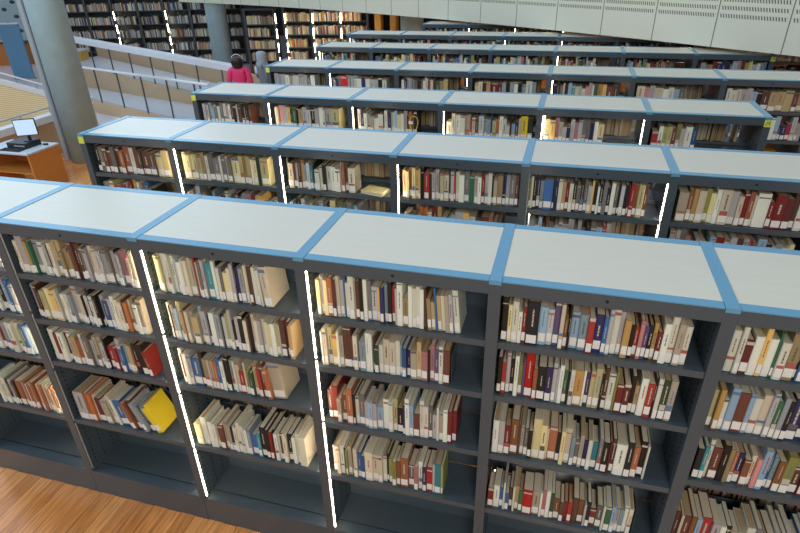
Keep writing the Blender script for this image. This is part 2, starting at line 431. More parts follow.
# front bookcase: bay -2 is cut by the picture's edge
fill('A', -2, 0, -1.66, -1.10, 'w2 k2 c2 w2 k2 s2 w2 k2 w2 k2 l2 w2 k1 w2')
fill('A', -2, 1, -1.66, -1.09, 'w2 c2 k1 w3 b3 l2 w2 s2 b3 b2 w1 k2 w1 s2 b1 w2')
fill('A', -2, 2, -1.66, -1.06, 'c2 w2 k2 l2 v1 r2 k2 w3 m2 k1 l3 w3 c2 e1 f1 b2 s1 w2 b2')
fill('A', -2, 3, -1.66, -1.06, 'w3 w2 c2 w3 k2 g1 w2 n2 k1 o4 o2 c1 o2 c1 o2 c1 o2 c1 o2 c1 o2 c1 o2 c1 o2 c1 o2 c1 o2')
fill('A', -1, 0, -0.935, -0.07, 'c2 l4 y2 e2 l4 w3 l2 k1 c2 t4+ t2- t2- t2- n2 n2 n2 g2 l2 k1 c2 c2 w2 l3 g2 l2 k1 l2 p4 c2 c2', hb=0.005)
fill('A', -1, 1, -0.94, -0.10, 'w2+ n2 k1 i3 i3 y3 c2 g2 w2 w2 l2 w3+ c3 k1 l2 k2+ w2 k2 k1 l2 b3- w2 w2 c2 c2 n1 o2 c2 t2 w2 c3')
fill('A', -1, 2, -0.935, -0.15, 'w3+ m2 w3 k1 w2 c2 t2 o2 c2 g3 w2 c2 c2 w2 k1 r3- r2- w2 b2 l2 i2 o1 k2 k3 r2-', {22: 3, 23: 5, 24: 8})
fill('A', -1, 3, -0.93, -0.215, 'a1 w5+ o2 o2 w1 m3 c3 c2 w1 b4 s1 o2 n3 l2 b2 z3+', {5: 3, 6: 5, 7: 7, 8: 9, 9: 11, 10: 13, 11: 15, 12: 17, 13: 19, 14: 22, 15: 25})
fill('A', 0, 0, 0.065, 0.80, 'i3 i2 w4+ w2+ w2 g1 l2 w3 c2 c2 c2 c2 r1 c2 g2 w2 c1 a4 w2 k1 w2 g2 i3- c2 w2 k1 v2 l3 i2+ w1 n2 w2 w2 w1 c5+', {33: 2, 34: 5})
fill('A', 0, 1, 0.065, 0.885, 'c2 k1 c2 s2 i2+ t2 m1 c2 c2 t4- s2 w3 v2- w3 s1 l3 k1 l2 f2 w2+ k2- w2 k3 c2 n1 k1 c2 c2 l2 c2 w2 i2 w2 i2 w1 n3 n2 t2', hb=0.004)
fill('A', 0, 2, 0.065, 0.785, 'w2+ m1 w2 w2 b5- k2+ t3 w1 t2 q2 b2 w2 k1 k2+ l2 w1 c2 r3- c1 f2- e2- i2 r2 n2 q2 c7+', {22: 2, 23: 4, 24: 5, 25: 6})
fill('A', 0, 3, 0.06, 0.875, 'i4- w3+ w2 w2 w2 c2 n3- c2 c2 k2 w2 c2+ w2 w2 l2 b4- a2- k3+ k2+ m2 k1 w2 w1 n2 c2 k3 w2 w2 c4')
fill('A', 1, 0, 1.065, 1.84, 'i2 w2 i2 q3 n2 c2 w2 b1 w2 w3+ c1 n2 k2 w2 g2 l3- y2- v2 s2 k2 r2 w1 w3+ t3- w2 w2 w2 w2 n1 t2- t2- b1 t2- c2 c2 w2 w3', {28: 2, 29: 3, 30: 3, 31: 4, 32: 4, 33: 4, 34: 4, 35: 4, 36: 5})
fill('A', 1, 1, 1.06, 1.79, 'w1 c2 i2 y3 w1+ c2 n4+ n1 c2 g1 s3- w2+ w1 n1 e2- w2- c3 c3 w2 s1 b2- v2- c3- t2 p3- k1 p2 u2 w2 n3')
fill('A', 1, 2, 1.06, 1.835, 'm2 r3 c2- q3- q3+ k1 c2 g3 l2- s2- l2- s3- w3 w2 i2 k3- v1 w2+ s2 n3- w2+ w2 g2 w2- w1 c2 w2 m2 m2')
fill('A', 1, 3, 1.055, 1.765, 'g2 c2 w2 k1 f1 c2 k1 c2 b2- b2- c4 c3 c2 w2 k1 f2- f2- q2- q4+ g3- p2- w2 v2- r3- w1 a3 f1')
fill('A', 2, 0, 2.04, 2.885, 'k3 i2 w3 w2- r2- k6 s4 l3- u3+ c2 q2- k1 s4- s4- r3- v4 b2 w2+ w3 l2 y3- k2- r2- p2- u2- k2- y2- m2- w3 w3 c3 w3')
fill('A', 2, 1, 2.04, 2.885, 'k2 r2- w2+ k2 w2+ f2- u1 j4+ q2- k4 v3 w2 w1 w2 e2- k1 w2 y4 w1 u2- i2 i3 k1 n2 w3 f1 m3- m3- k2 t2- w3 r3- k1 w2 e3 c3')
fill('A', 2, 2, 2.04, 2.84, 'w3 w3 m3- q4 n1 c2 g2 k2- i4+ i3 c1 q4 k2 i2 c3 s2- g2- c2 v2- w2 a3- g2 k3 m1 n2 w5 k3 q3 k3 w1')
fill('A', 2, 3, 2.04, 2.84, 'm3- w3 b2- w1 b2- n2- w1 t2 e2- j5 c4 w1 p2 w2 e2 q3- n2- m2- r2- n3 q3- w1 k2 r3- g3 w1 e3 s2 w2 s2 w2 c2', hb=-0.03)
fill('A', 3, 0, 3.045, 3.93, 'w3 w2+ m3- w3 y2+ w3- e1 w3- t4 n1 b5- k2 w2 k3 c2 w3 s2 w2 g3 n2 w2 c2 w2 k2 r2 w2 c2 b2 w2 k2 n2 w2 l2')
fill('A', 3, 1, 3.045, 3.93, 'i2 y2 w2- s3+ n4 s2 w3- c3 w2+ e2 l2 k2 v4 v3 k2 w2 k3- w3 c2 r3 w2 n2 c2 w2 k2 w2 s2 w2 m2 c2 w2 g2 w2')
fill('A', 3, 2, 3.05, 3.93, 'k3- a2 w2 n4 k3 t2 q2 v3- q3- c2- p2- s3+ b2 s2- q3- f4 n4- m3 w2 c2 b3 w2 k3 n2 c2 w2 s2 k2 w2 t2 w2 n2 w2 r2 c2')
fill('A', 3, 3, 3.05, 3.93, 'n2 c1 n3 q2 s2 r4 l3 w2 k2 c3 l3 w3 g2 c2 n3 w2 k2 w2 c3 b2 w2 k2 c2 w2 n2 r2 w2 l2 c2 w2')
# second bookcase
fill('B', -2, 0, -1.84, -1.08, 'k2 g2 n2 n2 g2 n2 q2 q3 w2 n2 n2 k1 n3 n3 i3 t3')
fill('B', -1, 0, -0.93, -0.10, 'i2 i2 i2 i2 i2 t2 c2 g3 g3 w1 g2 c1 g2 i4 t2 f2 t2 w1 i2 e2 i4')
fill('B', 0, 0, 0.065, 0.66, 'k1 c3 n2 w1 n2 t2 s2 l2 a2 k1 w3- w2 k2 w3- w3- w3- c1 q2 n2 c4')
fill('B', 1, 0, 1.06, 1.96, 't2 i2 q2 i2 y2 t1 k2 r3 n2 l2 w2 g1 i2 c3 k1 w2 r1 w2 w3 g3 e3 l2 w2 r2 w2 w2 k1 c2 t3 v2 l2 g3 n2')
fill('B', 2, 0, 2.04, 2.86, 'f1 w1 k2 v2 s2 b5 k1 v2 w2 t2 m2 w2 k2 g2 k2 g2 w2 y1 k2 w1 k2 g2 k2 w2 g2 k1 l2 k2 m1 r2 q2 i3 n2')
fill('B', 3, 0, 3.06, 3.94, 'c4 q2 y2 c3 f2 i2 w2 c4 w3 c2 r2 q2 c1 w5+ r2- m4 m3 n2 w3 l2 s2 w2')
fill('B', 4, 0, 4.05, 4.9, 'w2 k2 r3 c2 w3 b2 w2 n3 t2 w2 k2 c3 w2 q2 w2')
# third
fill('C', -2, 0, -1.84, -1.22, 'w2 w2 l2 s2 g2 w2 g2 w2 l2 w2 n2 k2 w1 n2 k2 w1 k2 n2')
fill('C', -1, 0, -0.92, -0.14, 'c2 p2 w2 y2 k1 e2 k1 t2 w2 l2 k2 l2 w2 w1 l3 i4')
fill('C', 0, 0, 0.07, 0.74, 'w2 v2 w2- w2- c2- w3- w3- k1 w2 v2 w2 s2 i2 w2 l2 k1 o2 y1 k2')
fill('C', 1, 0, 1.06, 1.94, 'w3- c2 w3 w3 c3 r1 w2 n2 l3 l2 s2 b1 i2- o2- w2 l2 c2- k1 s2- v2- w1 z4 k3')
fill('C', 2, 0, 2.05, 2.62, 'i3 y3 p2 c2 w2- v2- l2 p2 w2 g2 g2 v2 w2 i3')
fill('C', 3, 0, 3.06, 3.45, 'r3- w2 f2 i2 n2 f2+ w2 w3 b2')
RB = random.Random(3)
def rand_seq(n, weights='wwwwlllsscciittnnkkgggbvrroyepmaf'):
    return ' '.join('%s%d%s' % (RB.choice(weights), RB.choice((2, 2, 2, 3, 3, 4)), RB.choice(('', '', '-', '+'))) for _ in range(n))
def bay_edges(row, bay):
    for a, b in zip(SEAMS[row][:-1], SEAMS[row][1:]):
        if round(b) - 1 == bay: return a + 0.06, b - 0.05
FIX = {('D', -2, 0): 'w2 l2 w2 w2 c2 l3 w2 w2 g2 w2', ('D', -1, 0): 'v2 g2 j3 w3 w2 w2 v2 w2 l2 w2 k2 w2', ('D', 0, 0): 'w2 v2 w2 l2 g2 g2 k2 n2 w2 l2 m2 c2 n2 e3 t3 t3',
       ('D', 1, 0): 'i2 c2 n2 t2 r4 m2 l2 k2 l2 w2 k2 l2 w3 s2', ('D', 2, 0): 'v2 k2 g2 c1 k2 s2 a2 w2- w2- w2- p2- l2 w1 e2 y3 y2 n4 n3', ('D', 3, 0): 'c3 p2 w2 c3 w2 w2 s2 g2',
       ('D', 4, 0): 'w2 c2 w2 l2 w2 s2 k2 n3 t3 t3 t3 n2 t3 s2', ('D', 5, 0): 't3 n3 t3 o2 t3 g3 s2 t3'}
for row in 'BCDEFG':
    for a, b in zip(SEAMS[row][:-1], SEAMS[row][1:]):
        bay = round(b) - 1
        for t in ((0, 1) if row in 'BCD' else (0,)):
            if row in 'BC' and t == 0: continue
            x0, x1 = bay_edges(row, bay)
            q = FIX.get((row, bay, t)) or rand_seq(RB.randint(17, 23))
            fill(row, bay, t, x0, x1 - RB.choice((0.02, 0.1, 0.25, 0.3)) * (1 if bay < 4 else 0), q)
    if row == 'F':
        for bay in (5, 6):
            for t in (1, 2):
                x0, x1 = bay_edges('F', bay); fill('F', bay, t, x0, x1, rand_seq(20, 'tttnnqqcg'))
    if row == 'D':
        for bay in (4, 5):
            x0, x1 = bay_edges('D', bay); fill('D', bay, 2, x0, x0 + 0.44, rand_seq(10))

ORD = ['zeroth', 'first', 'second', 'third', 'fourth', 'fifth', 'sixth', 'seventh', 'eighth', 'ninth', 'tenth', 'eleventh', 'twelfth', 'thirteenth', 'fourteenth',
       'fifteenth', 'sixteenth', 'seventeenth', 'eighteenth', 'nineteenth', 'twentieth'] + ['twenty-' + q for q in ('first', 'second', 'third', 'fourth', 'fifth', 'sixth', 'seventh', 'eighth', 'ninth')] + \
      ['thirtieth'] + ['thirty-' + q for q in ('first', 'second', 'third', 'fourth', 'fifth', 'sixth', 'seventh', 'eighth', 'ninth')]
TN = ['top', 'second', 'third', 'fourth']
rest = MB()
ALL.sort(key=lambda q: -q[0])
for rank, (imp, row, bay, tier, i, c, t, d, h, (x, y, z, a), r0, var, n) in enumerate(ALL):
    cm = COV[c, var]; hard = r0 < 0.45; pm = M['pages'] if r0 * 7 % 1 < 0.7 else M['pages2']
    lab = t > 0.011 and (r0 * 13) % 1 < 0.9; lz = 0.006 + 0.016 * ((r0 * 29) % 1)
    rs = random.Random(int(r0 * 1e9))
    if rank < 300:
        b = MB(); cover_geo(b, t, d, h, cm, None, True, rs, c); o = b.build('book')
        o.location = (x, y, z); o.rotation_euler = (0, -a, 0)
        b = MB(); pages_geo(b, t, d, h, hard, None, pm); b.build('page_block', o)
        if lab: b = MB(); label_geo(b, t, lz, None); b.build('spine_label', o)['label'] = 'white call number sticker'
        size = 'thick ' if t > 0.036 else ('thin ' if t < 0.017 else '')
        tall = 'tall ' if h > 0.262 else ('short ' if h < 0.205 else '')
        case, bn = {'A': ('front', bay + 2), 'B': ('second', bay + 2), 'C': ('third', bay + 2), 'D': ('fourth', bay + 2)}.get(row, ('fifth', bay + 2))
        ln = 'leaning ' if a > 0.04 else ''
        desc = (ln + (size or tall) + CNAME[c]).strip()
        tag(o, '%s book, %s from %s on %s shelf, %s bay of %s bookcase' % (desc, ORD[n - i] if (row, bay) == ('A', -2) else ORD[i + 1], 'right' if (row, bay) == ('A', -2) else 'left', TN[tier], ORD[bn + 1], case), 'book',
            'books on the %s shelves of the %s bookcase' % (TN[tier], case))
    else:
        ca, sa = math.cos(a), math.sin(a)
        T = lambda p: (x + p[0] * ca - p[2] * sa, y + p[1], z + p[0] * sa + p[2] * ca)
        cover_geo(rest, t, d, h, cm, T, False, rs, c); pages_geo(rest, t, d, h, hard, T, pm)
        if lab: label_geo(rest, t, lz, T)

# books of the far sides of the bookcases, fore edges towards the camera
BK = random.Random(11)
for row in 'ABCDEFG':
    for a_, b_ in zip(SEAMS[row][:-1], SEAMS[row][1:]):
        bay = round(b_) - 1
        for tier in ((0, 1, 2, 3) if row == 'A' else ((0, 1) if row in 'BCD' else (0,))):
            z = shelf_z(row, bay, tier) + 0.0032; x = a_ + 0.06; xe = b_ - 0.05
            xe = x + (xe - x) * BK.uniform(0.75, 1.0)
            while x < xe:
                t = BK.uniform(0.018, 0.045); h = BK.uniform(0.2, 0.262); d = BK.uniform(0.15, 0.2); yb = ROWY[row] + DEP - 0.035
                c = BK.choice('ttnnnkgggcclbm'); T = lambda p, x=x, t=t, yb=yb, z=z: (x + t - p[0], yb - p[1], z + p[2])
                cover_geo(rest, t, d, h, COV[c, BK.randrange(3)], T, False, BK, c)
                pages_geo(rest, t, d, h, BK.random() < 0.5, T, BK.choice((M['pages2'], M['pages2'], M['pages'])))
                x += t + 0.001 + (BK.uniform(0.02, 0.1) if BK.random() < 0.03 else 0)

# ------------------------------------------------------------------ loose things on the shelves
b = MB(); b.box(0, 0, 0, 0.66, 0.006, 0.34, M['led_off']); o = b.build('loose_panel'); o.location = (2.16, 0.309, shelf_z('A', 2, 3) + 0.09)
o.location = (2.16, 0.3125, shelf_z('A', 2, 3) + 0.0035); tag(o, 'plain grey board standing behind the books on the fourth shelf of front bookcase', 'board')
def bookend(x, y, z, label):
    b = MB(); b.box(0, 0, 0, 0.003, 0.13, 0.19, M['slate']); o = b.build('bookend', bevel=0.001)
    o.location = (x, y, z)
    b = MB(); b.box(0.0035, 0.005, 0.0, 0.09, 0.125, 0.0016, M['slate']); b.build('foot_plate', o)
    tag(o, label, 'bookend', 'steel bookends'); return o
bookend(1.795, 0.05, shelf_z('A', 1, 1) + 0.0034, 'slate steel bookend closing the row of books on the second shelf of the front bookcase')
bookend(2.852, 0.05, shelf_z('A', 2, 3) + 0.0034, 'pale metal bookend at the end of the fourth shelf, wide dark bay of front bookcase')

zb = shelf_z('B', 0, 0)
b = MB(); b.box(0, 0, 0, 0.20, 0.14, 0.003, COV['i', 0]); b.box(0, 0, 0.0225, 0.20, 0.14, 0.0255, COV['i', 0]); b.box(0, 0.137, 0.003, 0.2, 0.14, 0.0225, COV['i', 0])
o = b.build('book'); o.location = (0.70, ROWY['B'] + 0.05, zb + 0.0035); o.rotation_euler[2] = -0.25
p_ = MB(); p_.box(0.003, 0.003, 0.0032, 0.197, 0.1365, 0.0223, M['pages']); p_.build('page_block', o)
tag(o, 'pale yellow book lying flat on the top shelf of the second bookcase', 'book')

b = MB(); b.box(0, 0, 0, 0.20, 0.2, 0.235, mat('orange_card', rgb(230, 150, 36), 0.6)); b.box(0.04, -0.001, 0.05, 0.16, 0.0, 0.11, M['cord'])
o = b.build('file_box', bevel=0.004); o.location = (4.57, ROWY['D'] + 0.02, shelf_z('D', 4, 2) + 0.0035 + 0.0)
tag(o, 'orange card file box on the fourth bookcase beyond the tagged end of the third', 'box')

yb = ROWY['C'] + 0.012
b = MB(); pts = []
for k in range(29):
    t = 2 * math.pi * k / 28
    pts.append((0.71 + 0.040 * math.sin(t) + 0.012 * math.sin(2 * t), yb + 0.004 * math.cos(t), 2.10 + 0.095 * math.cos(t)))
b.tube(pts, 0.0045, M['cord'], 6)
o = b.build('lanyard', smooth=True); b = MB(); b.box(0.655, yb - 0.009, 2.115, 0.70, yb - 0.006, 2.145, M['sticker']); b.build('paper_slip', o)
tag(o, 'yellow lanyard loop with white slip hanging off the top shelf of the third bookcase', 'lanyard')

# ------------------------------------------------------------------ floor and surroundings
b = MB(); b.box(-40, -6, -0.2, 16, 36, 0.0, M['floor']); struct(b.build('floor'))
b = MB()
b.prism([(-40, 8.75), (-5.6, 8.75), (-2.6, 12.0), (-4.2, 14.2), (-9, 16), (-9.6, 36), (-40, 36)], 0.0005, 0.006, M['stone'])
struct(b.build('floor_stone'))

def wallbox(p, q, th, z0p, z1p, z0q, z1q, m, mb=None):
    """upright slab from p to q (plan points), thickness th away from the camera"""
    p = Vector(p); q = Vector(q); d = (q - p).normalized(); n = Vector((-d.y, d.x))
    if n.y < 0: n = -n
    b = mb or MB()
    B = [(p.x, p.y, z0p), (q.x, q.y, z0q), (q.x + n.x * th, q.y + n.y * th, z0q), (p.x + n.x * th, p.y + n.y * th, z0p)]
    T = [(p.x, p.y, z1p), (q.x, q.y, z1q), (q.x + n.x * th, q.y + n.y * th, z1q), (p.x + n.x * th, p.y + n.y * th, z1p)]
    b.hexa(B, T, m); return b
def along(p, q, t): return (p[0] + (q[0] - p[0]) * t, p[1] + (q[1] - p[1]) * t)

# lower ramp run: tan curb wall carrying a glass balustrade
Q0, Q1 = (-12.4, 11.42), (-5.65, 9.30)
struct(wallbox(Q0, Q1, 0.12, 0.0065, 0.40, 0.0065, 0.17, M['ply']).build('trim_1'), 'tan panelled curb of the lower ramp')
P0, P1 = (-15.0, 14.265), (-6.27, 11.518)
b = MB(); b.hexa([(Q0[0], Q0[1] + .13, 0.0065), (Q1[0], Q1[1] + .13, 0.0065), (P1[0], P1[1] - .005, 0.0065), (P0[0], P0[1] - .005, 0.0065)],
                 [(Q0[0], Q0[1] + .13, 0.36), (Q1[0], Q1[1] + .13, 0.13), (P1[0], P1[1] - .005, 0.02), (P0[0], P0[1] - .005, 0.05)], M['stone'])
struct(b.build('floor_ramp'))
def balustrade(p, q, zf0, zf1, zr0, zr1, nposts, label, rail_h, rail_d, group='glass ramp balustrades'):
    root = empty('glass_balustrade', (p[0], p[1], 0)); tag(root, label, 'balustrade', group)
    W = lambda x, y: (x - p[0], y - p[1])
    b = wallbox(W(*p), W(*q), rail_d, zr0 - rail_h, zr0, zr1 - rail_h, zr1, M['white_paint']); b.build('handrail', root, bevel=0.01)
    for k in range(nposts):
        t = (k + 0.5) / nposts; x, y = W(*along(p, q, t)); zf = zf0 + (zf1 - zf0) * t; zr = zr0 + (zr1 - zr0) * t
        b = MB(); b.box(x - 0.013, y + 0.02, zf + 0.002, x + 0.013, y + 0.05, zr - rail_h - 0.002, M['slate']); b.build('post', root)
    b = wallbox(W(p[0], p[1] + 0.062), W(q[0], q[1] + 0.062), 0.012, zf0 + 0.03, zr0 - rail_h - 0.02, zf1 + 0.03, zr1 - rail_h - 0.02, M['glass']); b.build('glass_pane', root)
    return root
balustrade((Q0[0], Q0[1]), (Q1[0], Q1[1]), 0.40, 0.17, 1.235, 1.215, 7, 'glass balustrade with thin white handrail nearer the bookcases', 0.045, 0.08)
# upper ramp run
struct(wallbox(P0, P1, 0.12, 0.0065, 0.78, 0.0065, 0.26, M['ply']).build('trim_2'), 'tan panelled side of the upper ramp')
balustrade(P0, P1, 0.78, 0.26, 1.66, 1.235, 9, 'glass balustrade with broad white top ledge running up to the concrete column', 0.16, 0.24)
U0, U1 = (-14.6, 16.0), (-5.9, 13.1)
b = MB(); b.hexa([(P0[0], P0[1] + .13, 0.0065), (P1[0], P1[1] + .13, 0.0065), (U1[0], U1[1] - .01, 0.0065), (U0[0], U0[1] - .01, 0.0065)],
                 [(P0[0], P0[1] + .13, 0.66), (P1[0], P1[1] + .13, 0.12), (U1[0], U1[1] - .01, 0.12), (U0[0], U0[1] - .01, 0.66)], M['stone'])
struct(b.build('floor_landing'))
struct(wallbox(U0, U1, 0.12, 0.0065, 1.22, 0.0065, 0.60, M['ply']).build('trim_3'), 'tan panelled far side of the upper ramp')

# low curved walls at the far left
b = MB()
b.hexa([(-8.52, 4.4, 0.001), (-8.4, 4.4, 0.001), (-8.4, 7.75, 0.001), (-8.52, 7.75, 0.001)], [(-8.52, 4.4, 0.70), (-8.4, 4.4, 0.70), (-8.4, 7.75, 0.70), (-8.52, 7.75, 0.70)], M['ply'])
b.box(-8.58, 4.4, 0.70, -8.36, 7.75, 0.84, M['white_paint'])
b.box(-8.40, 6.70, 0.42, -8.392, 6.86, 0.56, M['steel_pipe'])
struct(b.build('wall_left'), 'low tan wall with white cap')
r = empty('handrail', (-8.47, 4.4, 0)); tag(r, 'thin grey handrail on short posts above the low tan wall behind the desk', 'handrail')
b = MB(); b.tube([(0, 0, 0.97), (0, 3.3, 0.97)], 0.018, M['steel_pipe'], 8); b.build('rail', r)
for y_ in (0.4, 1.4, 2.4, 3.15):
    b = MB(); b.tube([(0, y_, 0.842), (0, y_, 0.95)], 0.016, M['steel_pipe'], 8); b.build('post', r)
crv = [(-12.6, 6.55, 1.52), (-11.7, 7.62, 1.46), (-10.75, 8.55, 1.30), (-10.08, 9.1, 0.92), (-9.3, 9.62, 0.55)]
b = MB()
for (x0, y0, z0), (x1, y1, z1) in zip(crv[:-1], crv[1:]):
    wallbox((x0, y0), (x1, y1), 0.1, 0.0065, z0 - 0.12, 0.0065, z1 - 0.12, M['slats'], b)
    wallbox((x0 + .02, y0 - .02), (x1 + .02, y1 - .02), 0.16, z0 - 0.12, z0, z1 - 0.12, z1, M['white_paint'], b)
struct(b.build('wall_slatted'), 'curved wall of pale yellow slats with a white cap')
r = empty('handrail', (0, 0, 0)); r.location = (crv[0][0], crv[0][1], 0); tag(r, 'curved white handrail on short posts above the yellow slatted wall', 'handrail')
b = MB(); b.tube([(x - crv[0][0], y - crv[0][1] + .06, z + 0.14) for x, y, z in crv], 0.02, M['white_paint'], 8); b.build('rail', r)
for k in (0.5, 1.35, 1.8, 2.3, 2.75, 3.4):
    i = int(k); f_ = k - i; x, y, z = [crv[i][j] + (crv[i + 1][j] - crv[i][j]) * f_ for j in range(3)]
    b = MB(); b.tube([(x - crv[0][0], y - crv[0][1] + .06, z + 0.003), (x - crv[0][0], y - crv[0][1] + .06, z + 0.12)], 0.016, M['steel_pipe'], 8); b.build('post', r)

# concrete columns
def column(x, y, r_, h, label):
    b = MB(); n = 40; b.prism([(r_ * math.cos(2 * math.pi * k / n), r_ * math.sin(2 * math.pi * k / n)) for k in range(n)], 0.001, h, M['concrete'])
    o = b.build('column'); o.location = (x, y, 0)
    for p in o.data.polygons: p.use_smooth = len(p.vertices) == 4
    o['kind'] = 'structure'; o['label'] = label; return o
c1 = column(-7.43, 7.2, 0.335, 7.5, 'big round concrete column beside the desk')
b = MB(); b.tube([(-0.435, -0.12, 0.002), (-0.435, -0.12, 7.5)], 0.062, M['steel_pipe'], 14); b.build('pipe', c1, smooth=False)
b = MB(); b.box(-0.372, -0.10, 0.002, -0.338, -0.02, 7.5, M['dark']); b.build('bracket', c1)  # dark strip standing in for the shade in the gap by the pipe
column(-10.05, 17.1, 0.36, 6.0, 'slim round concrete column in front of the far dark bookcases')
column(-2.62, 16.2, 0.36, 2.88, 'round column under the pale parapet')

# desk and computer
r = empty('desk', (-7.35, 5.61, 0)); tag(r, 'orange wooden desk with grey top beside the concrete column', 'desk')
b = MB(); b.box(-0.56, -0.36, 0.715, 0.56, 0.36, 0.75, M['desk_top']); b.build('desk_top', r, bevel=0.004)
b = MB(); b.box(0.515, -0.34, 0.002, 0.55, 0.34, 0.714, M['wood']); b.build('side_panel', r)
b = MB(); b.box(-0.55, -0.34, 0.002, -0.515, 0.34, 0.714, M['wood']); b.build('side_panel', r)
b = MB(); b.box(-0.514, 0.3, 0.15, 0.514, 0.33, 0.714, M['wood']); b.build('back_panel', r)
b = MB(); b.box(-0.514, -0.3, 0.34, 0.514, 0.298, 0.36, M['wood']); b.build('shelf', r)
r = empty('computer', (-7.26, 5.66, 0.7505)); tag(r, 'flat black desktop computer lying on the orange desk', 'computer')
b = MB(); b.box(-0.22, -0.17, 0.0, 0.22, 0.17, 0.10, M['dark']); b.build('case', r, bevel=0.008)
b = MB(); b.box(-0.05, -0.1715, 0.035, 0.19, -0.1702, 0.065, M['steel_pipe']); b.build('drive_slot', r)
r = empty('monitor', (-7.13, 5.70, 0.852), math.radians(32)); tag(r, 'flat monitor with glowing pale screen standing on the black computer', 'monitor')
b = MB(); n = 20; b.prism([(0.11 * math.cos(2 * math.pi * k / n), 0.09 * math.sin(2 * math.pi * k / n)) for k in range(n)], 0, 0.014, M['dark']); b.build('foot', r)
b = MB(); b.box(-0.025, -0.012, 0.0145, 0.025, 0.016, 0.13, M['dark']); b.build('neck', r)
b = MB(); b.box(-0.18, -0.05, 0.10, 0.18, -0.014, 0.40, M['dark']); f_ = b.build('frame', r, bevel=0.006)
b = MB(); b.box(-0.166, -0.0525, 0.115, 0.166, -0.0505, 0.385, M['screen']); b.build('screen', f_)
r = empty('keyboard', (-7.26, 5.39, 0.7505)); tag(r, 'black keyboard on the desk in front of the computer', 'keyboard')
b = MB(); b.box(-0.22, -0.075, 0, 0.22, 0.075, 0.018, M['dark']); kb = b.build('case', r, bevel=0.004)
b = MB()
for i in range(14):
    for j in range(5): b.box(-0.205 + i * 0.0295, -0.062 + j * 0.0255, 0.0182, -0.181 + i * 0.0295, -0.042 + j * 0.0255, 0.024, M['slot'])
b.build('keys', r)
b = MB(); b.box(-0.045, -0.03, 0, 0.045, 0.03, 0.03, M['dark']); o = b.build('mouse', bevel=0.012); o.location = (-6.92, 5.80, 0.7508); tag(o, 'small black mouse near the back corner of the desk', 'mouse')

# blue panel, far counter and screens
b = MB(); b.box(-0.36, -0.04, 0.001, 0.36, 0.04, 1.85, M['bluepanel']); b.box(-0.40, -0.09, 0.001, 0.40, 0.09, 0.03, M['steel_pipe']); b.box(-0.38, -0.05, 1.85, 0.38, 0.05, 1.9, M['white_paint'])
o = b.build('display_board', bevel=0.004); o.location = (-16.95, 14.75, 0.0065); o.rotation_euler[2] = math.radians(15); tag(o, 'tall blue board standing on the pale floor behind the concrete column', 'board')
r = empty('service_counter', (-20.2, 17.2, 0.0065), math.radians(14)); tag(r, 'small wooden counter at the dotted wall', 'counter')
b = MB(); b.box(-2.4, 0, 0, 0.75, 0.7, 0.85, M['wood']); b.build('body', r)
b = MB(); b.box(-2.45, -0.05, 0.851, 0.8, 0.75, 0.89, M['dark']); b.build('counter_top', r)
b = MB(); b.box(-0.5, 0.2, 0, 0.4, 0.6, 0.32, M['white_paint']); b.box(-0.42, 0.195, 0.06, 0.32, 0.199, 0.28, M['steel_pipe'])
o = b.build('printer', bevel=0.03); o.location = (-20.2, 17.2, 0.899); o.rotation_euler[2] = math.radians(14); tag(o, 'white printer on the small wooden counter', 'printer')
r = empty('side_cabinet', (-14.9, 14.9, 0.0065), math.radians(14)); tag(r, 'low tan cabinet with white top between the blue board and the column', 'cabinet')
b = MB(); b.box(-0.7, 0, 0, 0.5, 0.5, 0.95, M['yellowwood']); b.build('body', r)
b = MB(); b.box(-0.75, -0.05, 0.951, 0.55, 0.55, 1.0, M['white_paint']); b.build('top', r)

# walls
def uvwall(name, pts, z0, z1, m, th=0.15):
    """upright wall along plan points with u = metres along, v = metres up"""
    n = len(pts); v = []; f = []; uv = []; s = [0]
    for a, c in zip(pts[:-1], pts[1:]): s.append(s[-1] + math.dist(a, c))
    for x, y in pts: v += [(x, y, z0), (x, y, z1)]
    me = bpy.data.meshes.new(name); o = bpy.data.objects.new(name, me); col.objects.link(o)
    nn = len(v)
    for i, (x, y) in enumerate(pts):
        a = pts[max(i - 1, 0)]; c = pts[min(i + 1, n - 1)]; d = Vector((c[0] - a[0], c[1] - a[1])).normalized()
        v += [(x - d.y * th, y + d.x * th, z0), (x - d.y * th, y + d.x * th, z1)]
    for i in range(n - 1):
        a = 2 * i
        f += [(a, a + 2, a + 3, a + 1), (nn + a + 2, nn + a, nn + a + 1, nn + a + 3), (a, nn + a, nn + a + 2, a + 2), (a + 1, a + 3, nn + a + 3, nn + a + 1)]
    f += [(0, 1, nn + 1, nn), (nn - 2, 2 * nn - 2, 2 * nn - 1, nn - 1)]
    me.from_pydata(v, [], f); me.materials.append(m); me.update()
    ul = me.uv_layers.new(name='UVMap')
    for lp in me.loops:
        k = lp.vertex_index % nn; ul.data[lp.index].uv = (s[k // 2], (z1 - z0) if k % 2 else 0.0)
    o['kind'] = 'structure'; return o
px = [-11.5 + 0.5 * k for k in range(42)]
par = [(x, -0.016 * x * x - 0.724 * x + 10.899 + 0.02) for x in px]
uvwall('wall_parapet', par, 2.40, 4.3, M['fascia'])['label'] = 'pale perforated metal parapet of the gallery'
b = MB(); k0 = len(par)
top = [(x + 0.1, y + 0.16) for x, y in par] + [(12, 30), (-14, 30)]
b.prism(top, 2.95, 3.1, M['ceil']); struct(b.build('ceiling'), 'underside of the gallery')
ux, uy = 0.963, 0.27
o = uvwall('wall_back', [(-40 - 0, 16.5), (-22.5, 25.5), (-8, 29.3), (14, 29.8)], 0.0065, 7.5, M['darkwall']); o['label'] = 'dark far wall'
